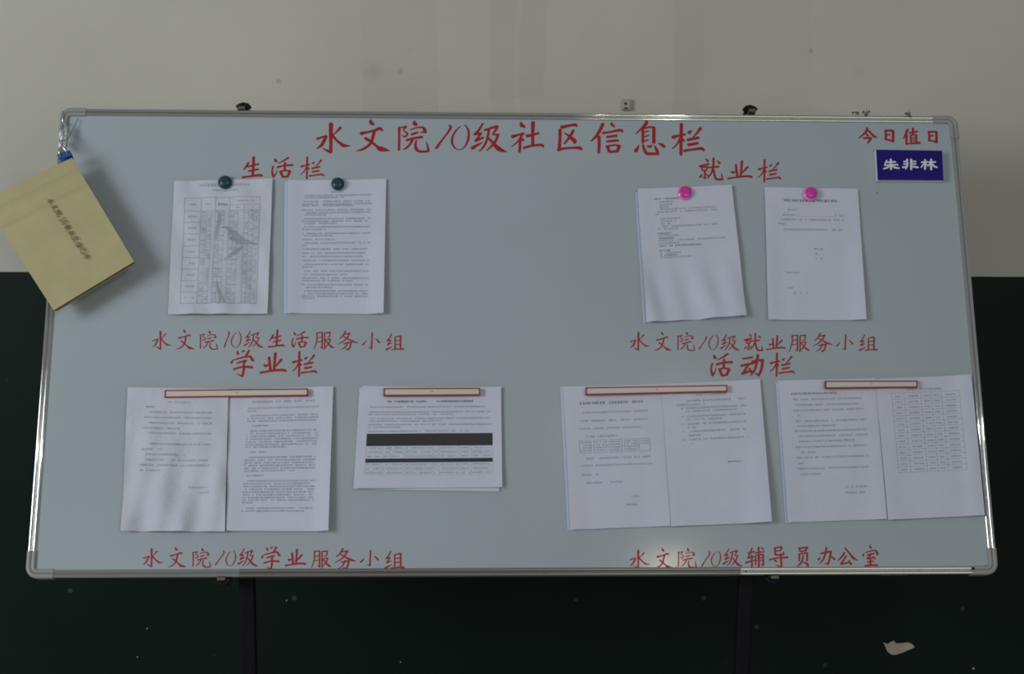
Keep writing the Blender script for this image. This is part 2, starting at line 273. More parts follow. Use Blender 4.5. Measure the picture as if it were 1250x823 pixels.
# ------------------------------------------------------------------ brush lettering
GL = {
'水':"300,130,50 297,300,42 298,440,36 295,565,42;300,570,36 240,545,26 170,505,6;85,365,30 160,338,24 235,318,22;228,318,30 190,400,38 150,465,34 80,515,12;445,190,36 390,250,20 335,300,14;315,300,36 370,370,28 440,430,34 490,465,42 540,470,28 600,472,6",
'文':"900,90,20 915,130,46 955,155,26;760,290,44 850,270,28 960,245,30 1050,215,38 1090,250,14;965,250,34 940,340,34 920,410,30 870,470,28 780,525,26 690,548,8;825,360,36 910,410,30 1000,480,30 1050,515,60 1120,530,44 1200,545,6",
'院':"95,190,30 97,350,26 92,530,28;95,200,26 150,185,16 195,180,34;195,182,30 165,215,16 160,245,14;160,240,14 215,280,22 205,310,20 175,330,22 140,310,10;320,90,14 325,130,52 350,155,30;265,225,14 350,195,16 440,190,24 470,225,40 490,270,16;490,268,16 440,262,22 410,268,6;280,295,28 370,265,22;205,385,30 300,355,24 430,335,34;300,365,26 250,450,24 200,500,22 155,525,10;350,385,18 335,450,26 345,510,36 390,550,30 460,555,28 530,548,24;530,548,24 515,480,22 495,405,6",
'1':"850,160,10 872,195,32 850,250,24 760,370,20 700,450,28 660,510,28",
'0':"1035,180,6 970,230,16 910,330,24 900,430,24 950,510,14 1010,530,8 1075,500,14 1130,400,24 1145,290,24 1125,210,18 1080,160,8",
'级':"235,140,20 170,240,26 105,300,22;105,300,28 210,280,24;210,280,22 165,340,22 120,390,26;120,395,32 240,345,24;70,500,44 140,460,30 230,415,8;260,240,24 370,205,26 460,185,36;460,188,34 425,250,24 385,300,16;385,300,16 440,305,20 480,300,26;475,300,26 430,400,28 370,470,24 290,535,8;330,220,26 310,340,26 260,460,24 180,545,14;320,350,20 400,430,34 470,500,52 530,530,40 610,552,6",
'社':"825,110,20 840,155,48 885,185,24;700,335,46 790,305,26 865,285,36;850,290,32 790,400,22 685,495,10;815,370,28 812,480,30 805,575,32;825,350,12 855,385,34 872,397,18;915,325,42 1000,305,28 1090,280,30;1008,110,46 1003,300,38 1003,470,36;870,510,32 980,480,28 1130,465,34 1160,490,28",
'区':"195,195,44 300,170,30 405,155,36;408,155,34 422,190,12;370,240,30 320,330,30 235,440,18;235,275,12 310,330,30 380,390,50 395,430,30;170,230,38 168,360,34 158,500,36;140,535,38 240,510,26 400,500,30 470,505,42 500,530,16",
'信':"825,140,40 790,220,38 725,330,34 645,410,16;765,340,38 768,450,36 762,590,30;955,120,16 965,155,36 1005,190,14;820,285,30 950,265,26 1090,240,36 1130,270,16;885,345,28 1035,325,30;885,415,28 1055,398,30;890,490,38 925,575,34;880,490,24 1000,470,22 1085,485,28;1070,490,40 1045,570,34;925,578,30 1045,565,30",
'息':"245,95,24 240,130,42 170,210,26 85,285,12;190,220,32 190,420,30;195,210,22 290,185,22 360,190,24;352,190,38 352,420,38;195,265,14 275,245,18;195,330,14 275,312,18;195,395,16 270,380,18;130,455,10 110,500,30 85,545,48;190,450,24 215,530,34 250,580,38 330,585,34 420,588,28;415,590,26 395,530,34 365,465,14;255,465,16 290,480,34 330,455,10;415,430,12 470,450,34 505,480,38",
'栏':"650,345,48 730,320,28 825,300,32;775,140,38 772,350,36 768,610,34;760,350,26 710,450,20 640,515,14;785,360,24 815,400,24;890,275,44 935,240,10;1065,205,40 1010,280,24 950,345,12;870,385,34 1035,350,34;880,460,38 1020,435,32;815,550,34 950,530,26 1080,515,38 1115,550,24",
'生':"220,65,34 215,200,34 205,330,32;145,145,26 120,190,28 75,250,12;130,205,22 210,185,24 290,165,22;145,268,24 285,240,26;60,355,30 180,340,24 300,325,34 345,335,24",
'活':"520,95,14 535,125,40 555,135,16;500,200,22 485,260,20 490,310,26 505,350,30;505,350,28 540,300,12 550,250,5;715,80,26 650,120,20 565,160,8;560,215,28 660,190,24 775,185,30;665,150,28 660,260,26;600,275,34 635,350,30;595,275,24 660,262,22 740,270,26;735,275,36 700,345,26;630,352,26 705,345,26",
'就':"170,95,14 200,125,30;90,190,26 210,160,24;115,205,16 130,245,18;115,205,16 205,195,16;200,195,18 180,240,16;130,240,14 185,235,14;158,240,20 162,340,22;162,342,20 125,322,7;125,292,12 95,325,26;180,290,10 207,312,22;210,205,16 280,200,24 340,192,22;270,85,26 268,190,24 245,270,20 190,345,8;275,230,18 285,300,26 310,350,28 390,355,24;390,355,24 375,280,8;320,120,14 350,150,32",
'业':"558,165,28 575,320,28;638,115,30 620,320,26;495,250,14 515,268,28 565,245,10;715,190,28 670,240,22 625,290,8;450,348,24 560,330,20 700,315,28 770,325,28",
'今':"185,105,14 190,140,26 150,190,18 85,245,10;200,135,16 250,190,22 280,220,26 325,238,6;175,180,8 200,215,24;145,245,18 245,240,20;240,240,22 220,280,20 195,312,10",
'日':"420,150,16 430,200,20 428,265,22;420,150,20 510,150,22;515,150,24 516,290,24;440,205,14 475,198,18;435,260,16 520,285,20",
'值':"700,135,22 670,210,20 645,255,8;685,210,22 685,330,20;720,185,16 820,165,20;768,120,22 760,200,18;735,215,14 740,320,14;735,215,14 805,205,14;808,205,18 810,310,18;745,245,9 800,240,9;745,268,9 800,263,9;745,290,9 800,286,9;690,325,12 760,318,16 850,310,26",
'服':"18,10,6 18,50,6 4,95,3;18,12,5 44,8,6;44,8,7 44,90,7;44,91,6 33,82,2;20,36,4 40,33,4;20,58,4 40,55,4;56,10,6 56,95,6;56,12,5 82,8,7;82,8,7 78,34,5 66,32,3;58,48,4 84,44,6;84,44,6 76,66,6 58,88,3;60,50,4 78,72,7 92,84,10 102,88,2",
'务':"40,5,7 30,25,6 12,42,3;36,20,5 62,16,7;60,16,7 50,35,6 30,55,5 4,68,2;28,28,4 50,42,6 75,55,9 98,62,2;32,66,5 68,60,7;66,60,7 60,85,7 50,96,7;50,96,6 40,88,2;50,58,6 40,80,5 20,95,2",
'小':"52,2,8 50,50,8 49,90,9;49,92,8 34,84,2;22,48,3 14,62,7 6,70,9;68,34,3 80,48,9 86,58,9",
'组':"30,5,6 20,28,6 6,42,5;6,42,6 28,38,6;28,38,5 18,52,5 10,62,6;10,63,7 30,54,5;2,90,9 18,82,7 34,72,2;50,22,6 50,85,7;50,22,5 80,16,7;80,16,8 79,84,8;52,42,4 76,39,5;52,62,4 76,60,5;32,90,5 60,86,6 96,86,9",
'学':"150,45,14 165,80,28;210,55,10 240,38,24;305,35,24 270,95,22 245,115,8;95,150,10 80,185,30;110,150,14 220,120,18 320,105,22;320,105,22 350,150,32 370,160,10;150,190,16 270,155,22;270,155,22 235,190,14;235,195,24 238,260,26 220,350,24;220,352,22 150,320,6;105,265,20 220,235,20 345,240,30",
'动':"260,222,10 330,212,14;248,270,14 345,250,16;300,262,12 270,310,14 255,325,14;255,325,16 320,305,14;305,285,8 330,320,20;325,240,12 405,230,16;402,230,18 395,290,16 375,335,16;375,337,15 350,322,4;368,195,18 360,250,15 340,310,12 315,338,4",
'辅':"115,225,24 235,190,26;190,130,22 150,230,24 115,310,26;110,315,26 225,285,24;75,400,36 160,370,24 235,350,16;185,260,26 190,470,30;235,225,18 330,205,22 420,195,24;365,115,14 400,150,34;315,115,34 318,300,32 318,490,30;255,270,22 255,440,20;255,265,20 400,245,26;398,245,30 402,445,32;402,450,26 360,430,8;270,320,12 385,305,14;270,365,12 385,350,14",
'导':"605,125,30 610,250,30;600,125,24 730,110,30;730,115,34 710,180,24;620,185,20 715,175,22;610,250,32 680,255,30 770,240,30;770,240,24 760,190,10;505,345,28 650,310,24 840,300,36;715,240,30 720,370,34 730,475,34;735,480,30 620,435,8;590,335,20 630,375,36",
'员':"1035,140,34 1060,200,30;1035,140,26 1180,125,32;1180,125,32 1150,185,26;1060,200,26 1155,185,26;1040,245,32 1040,370,28;1040,245,24 1175,225,28;1175,225,34 1175,370,30;1105,270,24 1090,370,28 1050,430,28 1000,470,10;1110,390,14 1170,420,42 1195,470,30",
'办':"210,195,22 300,175,24 375,165,28;370,165,30 350,270,28 320,360,28;320,362,26 270,340,8;300,100,26 275,220,26 240,300,22 190,350,10;205,255,14 175,290,30;375,235,12 425,285,36",
'公':"575,180,24 530,250,24 475,300,12;585,115,24 650,190,24 700,250,36 740,280,30 785,298,6;600,230,24 560,300,22 520,345,26;520,348,30 600,338,22 665,325,14;640,300,14 680,355,34",
'室':"955,65,14 970,110,34;865,195,14 855,230,30;895,180,14 980,155,18 1050,150,24;1050,150,24 1075,210,34;920,215,22 1020,195,22;975,215,18 940,250,20 920,270,20;915,275,24 1020,255,22;1000,240,12 1035,275,26;965,270,26 968,380,26;920,325,22 1010,310,22;885,385,28 980,370,24 1070,375,30",
'i':"38,20,8 52,5,8;52,3,9 52,97,9;30,97,6 74,97,6",
'o':"50,3,9 22,18,9 14,50,9 22,82,9 50,97,9 78,82,9 86,50,9 78,18,9 50,3,9",
'本':"8,28,8 92,28,8;50,3,9 50,97,9;46,32,8 6,74,7;54,32,8 94,74,7;28,76,7 72,76,7",
'朱':"430,520,16 405,570,14;430,545,20 550,540,20;400,585,18 580,577,20;485,505,26 488,640,26;480,585,18 430,620,22 385,632,16;495,585,18 540,615,26 600,625,20",
'非':"685,510,22 690,590,22 665,635,14;640,540,18 690,538,18;640,572,18 690,570,18;625,614,22 690,602,20;740,510,24 742,640,24;742,540,18 805,538,18;742,572,18 805,570,18;742,602,18 835,614,24",
'林':"865,550,20 950,545,20;912,515,24 912,640,24;905,560,16 860,615,16;920,565,14 945,590,16;960,550,20 1050,545,20;992,510,26 992,645,26;985,560,16 950,600,16;1000,560,16 1030,600,24 1070,615,18",
}
def parse(ch):
    st = [[tuple(float(c) for c in p.split(',')) for p in s.split()] for s in GL[ch].split(';')]
    xs0 = min(p[0]-p[2]*.4 for s in st for p in s); xs1 = max(p[0]+p[2]*.4 for s in st for p in s)
    ys0 = min(p[1]-p[2]*.4 for s in st for p in s); ys1 = max(p[1]+p[2]*.4 for s in st for p in s)
    return [[((x-xs0)/(xs1-xs0), (y-ys0)/(ys1-ys0), wd/(ys1-ys0)) for x, y, wd in s] for s in st]
def cr(p0,p1,p2,p3,t): return tuple(.5*((2*b)+(-a+c)*t+(2*a-5*b+4*c-e)*t*t+(-a+3*b-3*c+e)*t**3) for a,b,c,e in zip(p0,p1,p2,p3))
def ribbon(mb, pts, h, thick=.0003):
    """pts: (x,y,width) already in board units -> thin raised brush stroke"""
    if len(pts) > 2:
        q = [pts[0]]+pts+[pts[-1]]; out = []
        for i in range(len(pts)-1):
            for k in range(4): out.append(cr(q[i],q[i+1],q[i+2],q[i+3],k/4))
        out.append(pts[-1]); pts = out
    n = len(pts); Lf = []; Rt = []
    for i, (x, y, wd) in enumerate(pts):
        a = pts[max(i-1,0)]; b = pts[min(i+1,n-1)]; tx, ty = b[0]-a[0], b[1]-a[1]; l = math.hypot(tx, ty) or 1; tx/=l; ty/=l
        wd = max(wd, .0005)/2
        Lf.append((x-ty*wd, y+tx*wd)); Rt.append((x+ty*wd, y-tx*wd))
        if i == 0: c0 = [(x-tx*wd*.6-ty*wd*.55, y-ty*wd*.6+tx*wd*.55),(x-tx*wd*.75+ty*wd*.2, y-ty*wd*.75-tx*wd*.2)]
        if i == n-1: c1 = [(x+tx*wd*.7+ty*wd*.5, y+ty*wd*.7-tx*wd*.5),(x+tx*wd*.7-ty*wd*.3, y+ty*wd*.7+tx*wd*.3)]
    vs = [(x,y,h) for x,y in Lf+Rt]+[(x,y,h) for x,y in c0+c1]
    fs = [(i, n+i, n+i+1, i+1) for i in range(n-1)]
    fs += [(0, 2*n, 2*n+1, n), (2*n-1, 2*n+2, 2*n+3, n-1)]
    mb.add(vs, fs)
def letters(chars, boxes, name, label, m=None, h=.0004, parent=None, loc=None, fat=1.0):
    """one thin raised mesh per character"""
    for ch, (x0,y0,x1,y1) in zip(chars, boxes):
        mb = MB(); k = 0; sc = (bp(x0,y0,h)-bp(x0,y1,h)).length
        for s in parse(ch):
            k += 1; pts = []
            for a, b, wd in s:
                q = bp(x0+(x1-x0)*a, y0+(y1-y0)*b, h); pts.append((q.x, q.y, wd*sc*fat*1.22+.0004))
            ribbon(mb, pts, h+k*4e-6)
        o = mb.build(name, m or M['red'], parent or board, loc=loc or BL); o['label'] = label + ', the ' + ch
letters('水文院10级社区信息栏', [(386,149.5,428,187),(435,146,476,184.5),(486,147,524,186),(531.5,152,551,182),(551,152,573,183),(575,150,619,185.5),(624,148,664,186.5),(680,151,711,184.5),(721,149,761,187.5),(774.5,147,812,189),(820,150,860,190)], 'title_character', 'large red character of the title')
letters('生活栏', [(295,190.5,321,217.5),(331.5,191.5,358.5,217),(366.5,191,395.5,219)], 'heading_character', 'red character of the heading 生活栏', fat=.82)
letters('就业栏', [(853,192,883,220),(887.5,195.5,919,219),(925,194,953.5,223)], 'heading_character', 'red character of the heading 就业栏', fat=.82)
letters('今日值日', [(1048,155,1071.5,175.5),(1079.5,158.5,1091.5,174),(1102.5,155.5,1123.5,177),(1132.5,160,1144.5,175)], 'heading_character', 'small red character of 今日值日')
letters('水文院10级生活服务小组', [(186,403.5,209,427),(215,402,237.5,426.5),(244,403.5,266,427),(273.5,404,280,424.5),(282,405,294.5,424.5),(297.5,404,322,424.5),(327,402,347.5,424.5),(356,404,377,424.5),(383,405,408,427),(412,403.5,437,428),(441.5,405.5,464,426.5),(470.5,407,493.5,428)], 'caption_character', 'red character of the caption 水文院10级生活服务小组', fat=.74)
letters('学业栏', [(281.5,427,310.5,460.5),(317,430,350,456),(356.5,428.5,387,460)], 'heading_character', 'red character of the heading 学业栏', fat=.86)
letters('水文院10级就业服务小组', [(769,405,793,428),(799,405,820,428),(827,405,848.5,428.5),(853,410,863,427),(865,408,877,427),(879,408,903.5,428),(908,406.5,931.5,428.5),(935,409,959,427.5),(963,408.5,988.5,430),(992,406,1016.5,430),(1020.5,408,1041.5,427.5),(1048,408.5,1071.5,428.5)], 'caption_character', 'red character of the caption 水文院10级就业服务小组', fat=.78)
letters('活动栏', [(867.5,431,894.5,459.5),(903.5,432,932.5,459.5),(939.5,430.5,970,460)], 'heading_character', 'red character of the heading 活动栏', fat=.86)
letters('水文院10级学业服务小组', [(174.5,669,199,692.5),(205,668,227,692.5),(235,669,257.5,693),(262.5,672,274,690.5),(275.5,672,288,691),(290,669.5,315,691.5),(319,667,342.5,696),(347.5,670,373.5,691.5),(380,672,404.5,694),(408,669,435,695.5),(439,671.5,462.5,691.5),(469,672.5,494,694.5)], 'caption_character', 'red character of the caption 水文院10级学业服务小组', fat=.82)
letters('水文院10级辅导员办公室', [(768.5,671,793.5,694.5),(799,669,821.5,694),(827.5,669,850.5,693.5),(856,673,867,692),(868,672.5,880,691.5),(882,669.5,906.5,691.5),(909.5,667.5,933.5,694),(938.5,667,962.5,693.5),(972.5,667.5,987.5,692.5),(998,667.5,1020,690),(1022.5,668.5,1047.5,690),(1052.5,665,1072.5,692)], 'caption_character', 'red character of the caption 水文院10级辅导员办公室', fat=.82)

# ------------------------------------------------------------------ sheets of paper
class Sheet:
    """corners in photo px (tl,tr,br,bl) resolved onto the board plane; warp(s,t)->height over the board"""
    def __init__(s, name, corners, label, m, warp, cat='notice', group=None, z=(0,1,0,1), base=.0012):
        s.c = [bp(*c, base) for c in corners]; s.warp = warp; s.base = base; s.z = z
        s.loc = tuple(sum(((q) for q in s.c), Vector((0,0,0)))/4)
        s.loc = (s.loc[0], s.loc[1], base)
        N1, N2 = 26, 34; mb = MB(); vs = []
        for j in range(N2+1):
            for i in range(N1+1): vs.append(s.pt(i/N1, j/N2))
        fs = [(j*(N1+1)+i, (j+1)*(N1+1)+i, (j+1)*(N1+1)+i+1, j*(N1+1)+i+1) for j in range(N2) for i in range(N1)]
        mb.add(vs, fs); s.o = mb.build(name, m, None, True, s.loc, True); tag(s.o, label, cat, group)
        s.mbs = {}
    def pt(s, a, b, up=0):
        tl, tr, br, bl = s.c; q = tl*(1-a)*(1-b)+tr*a*(1-b)+br*a*b+bl*(1-a)*b
        return Vector((q.x, q.y, s.base+s.warp(a, b)+up))
    def quad(s, a0, b0, a1, b1, ink='ink', up=.0004):
        mb = s.mbs.setdefault(ink, MB())
        nx = max(1, int((a1-a0)/.04)); ny = max(1, int((b1-b0)/.035)); nx = min(nx, 30)
        for j in range(ny):
            for i in range(nx):
                x0, x1 = a0+(a1-a0)*i/nx, a0+(a1-a0)*(i+1)/nx; y0, y1 = b0+(b1-b0)*j/ny, b0+(b1-b0)*(j+1)/ny
                mb.add([s.pt(x0,y1,up), s.pt(x1,y1,up), s.pt(x1,y0,up), s.pt(x0,y0,up)], [(0,1,2,3)])
    def row(s, x0, x1, y, h=10, ink='ink', dens=1.0, gapp=.08):
        """illegible small print in zoom coordinates: x0..x1 at height y, glyph size h"""
        L, R, T, B = s.z; sx = 1/(R-L); sy = 1/(B-T); x = x0; wch = h*.95
        while x < x1-wch*.5:
            if random.random() < gapp: x += wch*1.15; continue
            lt = .16*dens
            def q(a0,b0,a1,b1): s.quad((x+a0*wch-L)*sx, (y-h/2+b0*h-T)*sy, (x+a1*wch-L)*sx, (y-h/2+b1*h-T)*sy, ink)
            k = random.randint(2,3)
            for i in range(k):
                yy = (i+.5)/k+random.uniform(-.08,.08); a = random.uniform(0,.2); q(a, yy-lt/2, random.uniform(.7,.88), yy+lt/2)
            for i in range(random.randint(1,2)):
                a = random.uniform(.1,.75); q(a, random.uniform(0,.3), a+lt, random.uniform(.7,1))
            x += wch*1.02
    def line(s, x0, y0, x1, y1, wd=1.6, ink='ink_light'):
        L, R, T, B = s.z; sx = 1/(R-L); sy = 1/(B-T)
        if abs(x1-x0) > abs(y1-y0): s.quad((x0-L)*sx, (y0-wd/2-T)*sy, (x1-L)*sx, (y1+wd/2-T)*sy, ink, .0003)
        else: s.quad((x0-wd/2-L)*sx, (y0-T)*sy, (x1+wd/2-L)*sx, (y1-T)*sy, ink, .0003)
    def done(s):
        for ink, mb in s.mbs.items():
            nm = {'ink':'printed_text','ink_light':'faint_printed_text','green_ink':'green_printed_text'}[ink]
            o = mb.build(nm, M[ink], s.o, loc=s.loc); o['kind'] = 'stuff'
    def single(s, name, ink, label=None):
        o = s.mbs.pop(ink).build(name, M[ink], s.o, loc=s.loc)
        if label: o['label'] = label
S = math.sin
def ss(a, b, x):
    t = max(0, min(1, (x-a)/(b-a))); return t*t*(3-2*t)
# A: timetable
def wA(a,b): return .0045+.0035*ss(.5,1,b)+.0022*S(9*a+4*b)*ss(0,.5,b)+.0016*S(21*a-11*b+1)+.004*ss(.85,1,a)*ss(.3,.1,abs(b-.5))+.004*ss(.12,0,1-b)*abs(S(7*a))
A = Sheet('printed_notice', [(213,222),(333,219),(327,384.5),(205.5,385)], 'wrinkled thin sheet with a dense ruled table, under the left dark teal magnet', M['paper_old'], wA, z=(90,530,160,765))
A.row(205,435,184,13,'ink_light'); A.row(262,375,207,10,'ink_light')
tl, tr_, tt, tb = 142, 478, 240, 718
for x in (142,215,280,342,478): A.line(x,tt,x,tb,2.4)
A.line(410,274,410,tb,2.2); A.line(342,274,478,274,2.2)
for y in (240,300,718): A.line(142,y,478,y,2.4)
for k in range(8):
    y = 300+k*52.3; A.line(142,y,215,y,2.2); A.row(160,200,y+26,10,'ink_light')
A.row(165,195,270,10,'ink_light'); A.row(238,262,270,10,'ink_light'); A.row(290,332,272,12); A.row(375,450,258,8,'ink_light'); A.row(370,390,287,8,'ink_light'); A.row(435,455,287,8,'ink_light')
for k in range(1,46): A.line(215,300+k*9.2,478,300+k*9.2,1.7)
for x in (240,262,300,320,362,382,430,452): A.line(x,300,x,tb,1.2)
for k in range(46):
    for x in (222,247,284,304,346,366,415,436,458):
        if random.random() < .55: A.row(x,x+14,304.5+k*9.2,5,'ink_light')
def smear(sh, pts):
    L,R,T,B = sh.z; mb = sh.mbs.setdefault('smudge', MB())
    for (x0,y0,w0),(x1,y1,w1) in zip(pts, pts[1:]):
        dx, dy = x1-x0, y1-y0; l = math.hypot(dx,dy); nx, ny = -dy/l/2, dx/l/2; k = max(1,int(l/10))
        for i in range(k):
            a, b = i/k, (i+1)/k; q = []
            for t, sg in ((a,-1),(b,-1),(b,1),(a,1)):
                wd = w0+(w1-w0)*t; q.append(sh.pt((x0+dx*t+nx*wd*sg-L)/(R-L), (y0+dy*t+ny*wd*sg-T)/(B-T), .00025))
            mb.add(q, [(0,1,2,3)])
for path in ([(316,376,5),(335,380,14),(352,392,22),(360,412,44),(378,428,46),(398,438,36),(425,446,22),(450,452,12),(476,458,4)], [(325,527,4),(345,512,12),(370,497,18),(395,478,14),(408,462,10)],
             [(296,310,12),(300,340,20),(292,380,16),(284,430,8)], [(300,620,4),(310,660,12),(326,700,22),(328,718,26)]):
    smear(A, path); A.single('grey_smudge', 'smudge')
A.done()
# B
def curlL(k): return lambda a,b: .0015+k*ss(.35,0,a)*(.4+.6*b)+k*.5*ss(.85,1,a)*b
B0 = Sheet('printed_notice', [(347.5,222),(468,221),(466,384),(346.5,383)], 'added bluish strip of sheet standing in for the lit left curl of the dense text page', M['paper_blue'], lambda a,b: .0008+.0015*ss(.3,0,a))  # added sheet: its bluish edge paints the lit left curl of the page above
B_ = Sheet('printed_notice', [(351.5,221),(471.5,219),(468.5,384),(351,383)], 'page of dense small print under the right dark teal magnet', M['paper'], lambda a,b: .0022+.011*ss(.80,1.02,a)*(.15+.85*b)+.005*ss(.2,0,a), z=(605,1053,150,762))
B_.row(800,860,206,10,'ink_light')
for y, x1 in ((222,985),(232,860),(250,980),(262,985),(270,905),(290,985),(302,985),(312,780),(330,985),(342,985),(352,845),(368,985),(380,780),(398,985),(408,810),(426,820),(442,985),(454,700),(470,975),(488,965),(504,955),(522,978),(540,980),(552,725),(570,978),(586,880),(602,978),(614,905),(632,980),(644,815),(660,978),(672,978),(684,978),(694,730)):
    B_.row(672+random.choice((0,8)), x1, y, 8.5, 'ink_light', 1.15)
B_.done()
# C, D
C0 = Sheet('printed_notice', [(775,235),(888,231),(904,388),(785,394)], 'bluish sheet peeping out left of the page under the left pink magnet', M['paper_blue'], lambda a,b: .0008)
C_ = Sheet('printed_notice', [(777.5,232),(892.5,227),(910,387),(788.5,394.5)], 'rumpled half-printed page tilted under the left pink magnet', M['paper'],
     lambda a,b: .0065+.008*ss(.5,1,a)*b*b+.0035*S(10*a-6*b)*ss(.3,1,b)+.0028*S(21*a-6*b)*ss(.45,.8,b)+.002*ss(.2,0,a), z=(100,545,118,735))
for y, x0, x1, k in ((170,175,330,'ink'),(184,185,272,'ink_light'),(197,197,262,'ink_light'),(208,197,250,'ink_light'),(219,200,480,'ink_light'),(232,175,480,'ink_light'),(243,175,198,'ink_light'),(264,185,298,'ink_light'),(276,198,276,'ink_light'),(288,200,256,'ink_light'),(300,200,480,'ink_light'),(312,180,290,'ink_light'),(332,180,252,'ink'),(343,182,285,'ink_light'),(355,185,262,'ink'),(366,180,500,'ink_light'),(379,180,282,'ink_light'),(391,182,385,'ink'),(412,180,240,'ink'),(423,184,300,'ink_light'),(434,184,268,'ink'),(445,184,330,'ink_light')):
    C_.row(x0, x1*.97, y, 9, k)
C_.done()
D_ = Sheet('printed_notice', [(933,229),(1047,231),(1056,391.5),(937,391)], 'sparsely printed form hanging under the right pink magnet', M['paper'],
     lambda a,b: .002+.009*ss(.82,1.02,a)*b+.005*ss(.2,0,a)*b+.0008*S(9*a+6*b), z=(700,1135,112,724))
D_.row(785,1035,172,13,'ink',1.2,0)
D_.row(805,850,215,9,'ink_light'); D_.row(780,840,240,9,'ink_light'); D_.line(850,246,1015,246,1.2); D_.row(1020,1062,240,9,'ink_light')
for y, x0, x1 in ((262,758,1062),(283,758,792),(308,782,1050),(398,920,955),(421,922,934),(421,945,955),(443,922,934),(443,945,955),(508,788,850),(578,790,822),(602,822,834),(602,848,860),(602,874,886)): D_.row(x0,x1,y,9.5,'ink_light')
D_.done()
# E, F
E_ = Sheet('printed_notice', [(157,474),(279.5,476),(275.5,649.5),(149,649)], 'creased page pinned under the left half of the longest left red-edged strip', M['paper_old'],
     lambda a,b: .0090+.0045*S(11*a-3.5*b)*ss(.1,.7,b)+.0030*S(25*a+6*b)*ss(0,.8,b)+.0015*S(14*b-9*a)*ss(.1,.5,b)+.004*ss(.2,0,a)*b, z=(60,568,60,780))
E_.row(262,398,133,9,'ink_light'); E_.row(155,196,158,9)
for y, x0, x1 in ((185,172,485),(212,150,492),(240,148,492),(267,146,335),(292,172,492),(347,182,492),(374,140,248),(400,165,360),(427,165,478),(453,138,484),(480,138,256),(562,380,486),(588,425,484)): E_.row(x0,x1,y,10.5,'ink_light',1.1)
E_.done()
F_ = Sheet('printed_notice', [(279,476),(407,472),(401.5,649),(276.5,648.5)], 'closely typed page pinned beside the creased page, its right edge curling', M['paper'],
     lambda a,b: .003+.013*ss(.84,1.02,a)*(.1+.9*b)+.003*ss(.2,0,a)*b+.0008*S(30*a)*ss(.25,0,b), z=(572,1085,52,778), base=.0024)
F_.row(690,1000,122,13,'ink_light',1.2,.15)
for y, x0, x1 in ((154,668,1022),(168,665,712),(193,680,1018),(207,664,1018),(221,664,1016),(245,680,770),(272,680,1016),(286,662,1016),(300,662,1016),(314,662,1014),(328,660,1014),(342,660,1012),(355,660,862),(380,678,760),(407,676,1012),(421,656,1012),(435,656,1012),(449,655,1010),(463,655,1010),(476,654,905),(500,670,750),(527,670,1008),(541,652,1008),(555,652,1008),(569,651,1006),(583,650,1006),(597,650,1006),(611,649,1004),(624,649,1004),(637,648,700),(664,665,1004),(678,645,955)): F_.row(x0,x1,y,9.5,'ink_light',1.1)
F_.done()
# G
G0 = Sheet('printed_notice', [(443,471),(609,476),(609.5,600.5),(434,597.5)], 'white sheet peeping out below the landscape page with black bands', M['paper'], lambda a,b: .0008+.001*b)
G_ = Sheet('printed_notice', [(439,473.7),(611.5,472.8),(613,595.5),(431.5,597)], 'landscape page with two black table bands under the short red-edged strip', M['paper'],
     lambda a,b: .0025+.006*ss(.7,1,b)*(.4+.6*ss(.5,0,a))+.003*ss(.9,1,a)+.0006*S(9*a+7*b), z=(95,1050,73,745))
G_.row(285,860,168,15,'ink',1.3,.12)
for y, x0, x1 in ((205,170,942),(239,165,985),(255,165,730),(282,165,970),(299,165,645),(323,165,985),(340,165,380),(367,165,830)): G_.row(x0,x1,y,11,'ink_light',1.1)
L,R,T,B2 = G_.z
for y0, y1 in ((383,465),(549,575)):
    G_.quad((161-L)/(R-L),(y0-T)/(B2-T),(990-L)/(R-L),(y1-T)/(B2-T),'ink_heavy',.00055); G_.single('black_table_band', 'ink_heavy')
for y in (465,492,520,549,575,602,630,658): G_.line(161,y,990,y,1.6)
for x in (161,270,318,412,455,600,640,770,850,990): G_.line(x,465,x,549,1.4); G_.line(x,575,x,658,1.4)
for yy in (479,506,534,588,616,644):
    for x0, x1 in ((170,262),(276,312),(324,405),(420,448),(460,592),(608,632),(648,762),(780,840),(858,975)): G_.row(x0,x1,yy,10,'ink_light',1.1,.1)
G_.done()
# H, I
H0 = Sheet('printed_notice', [(683.5,472),(800,470),(812,642),(692.5,648)], 'bluish sheet edge showing left of the flow-chart page', M['paper_blue'], lambda a,b: .0008)
H_ = Sheet('printed_notice', [(687.5,473),(808,469),(818,642.5),(696,647)], 'page with a row of five small boxes under the slightly tilted strip\'s left half', M['paper'],
     lambda a,b: .0022+.005*ss(.25,0,a)*b+.003*ss(.75,1,a)*ss(.4,1,b)+.0006*S(8*a+5*b), z=(35,505,88,765))
H_.row(108,410,170,14,'ink',1.0,.1)
for y, x0, x1 in ((215,118,425),(255,98,425),(292,98,395),(330,125,280),(435,125,435),(468,100,440),(512,100,182),(550,118,200),(550,235,290),(620,330,370),(658,300,388)): H_.row(x0,x1,y,10,'ink_light',1.1)
for x0, x1 in ((98,152),(165,225),(240,298),(312,370),(380,430)):
    for y in (348,408): H_.line(x0,y,x1,y,2)
    for x in (x0,x1): H_.line(x,348,x,408,2)
    H_.line(x1,378,x1+12,378,2)
    for k in range(4 if x0 < 380 else 2): H_.row(x0+6,x1-4,358+k*13,8,'ink_light')
H_.done()
I_ = Sheet('printed_notice', [(807,469.5),(927.5,463.5),(940.5,638),(818.5,643)], 'half-printed page under the right half of the tilted red-edged strip', M['paper'],
     lambda a,b: .003+.011*ss(.7,1.02,a)*b+.002*ss(.3,0,a)*b+.0006*S(6*a-5*b), z=(500,975,70,745), base=.0024)
I_.row(660,808,130,9,'ink_light')
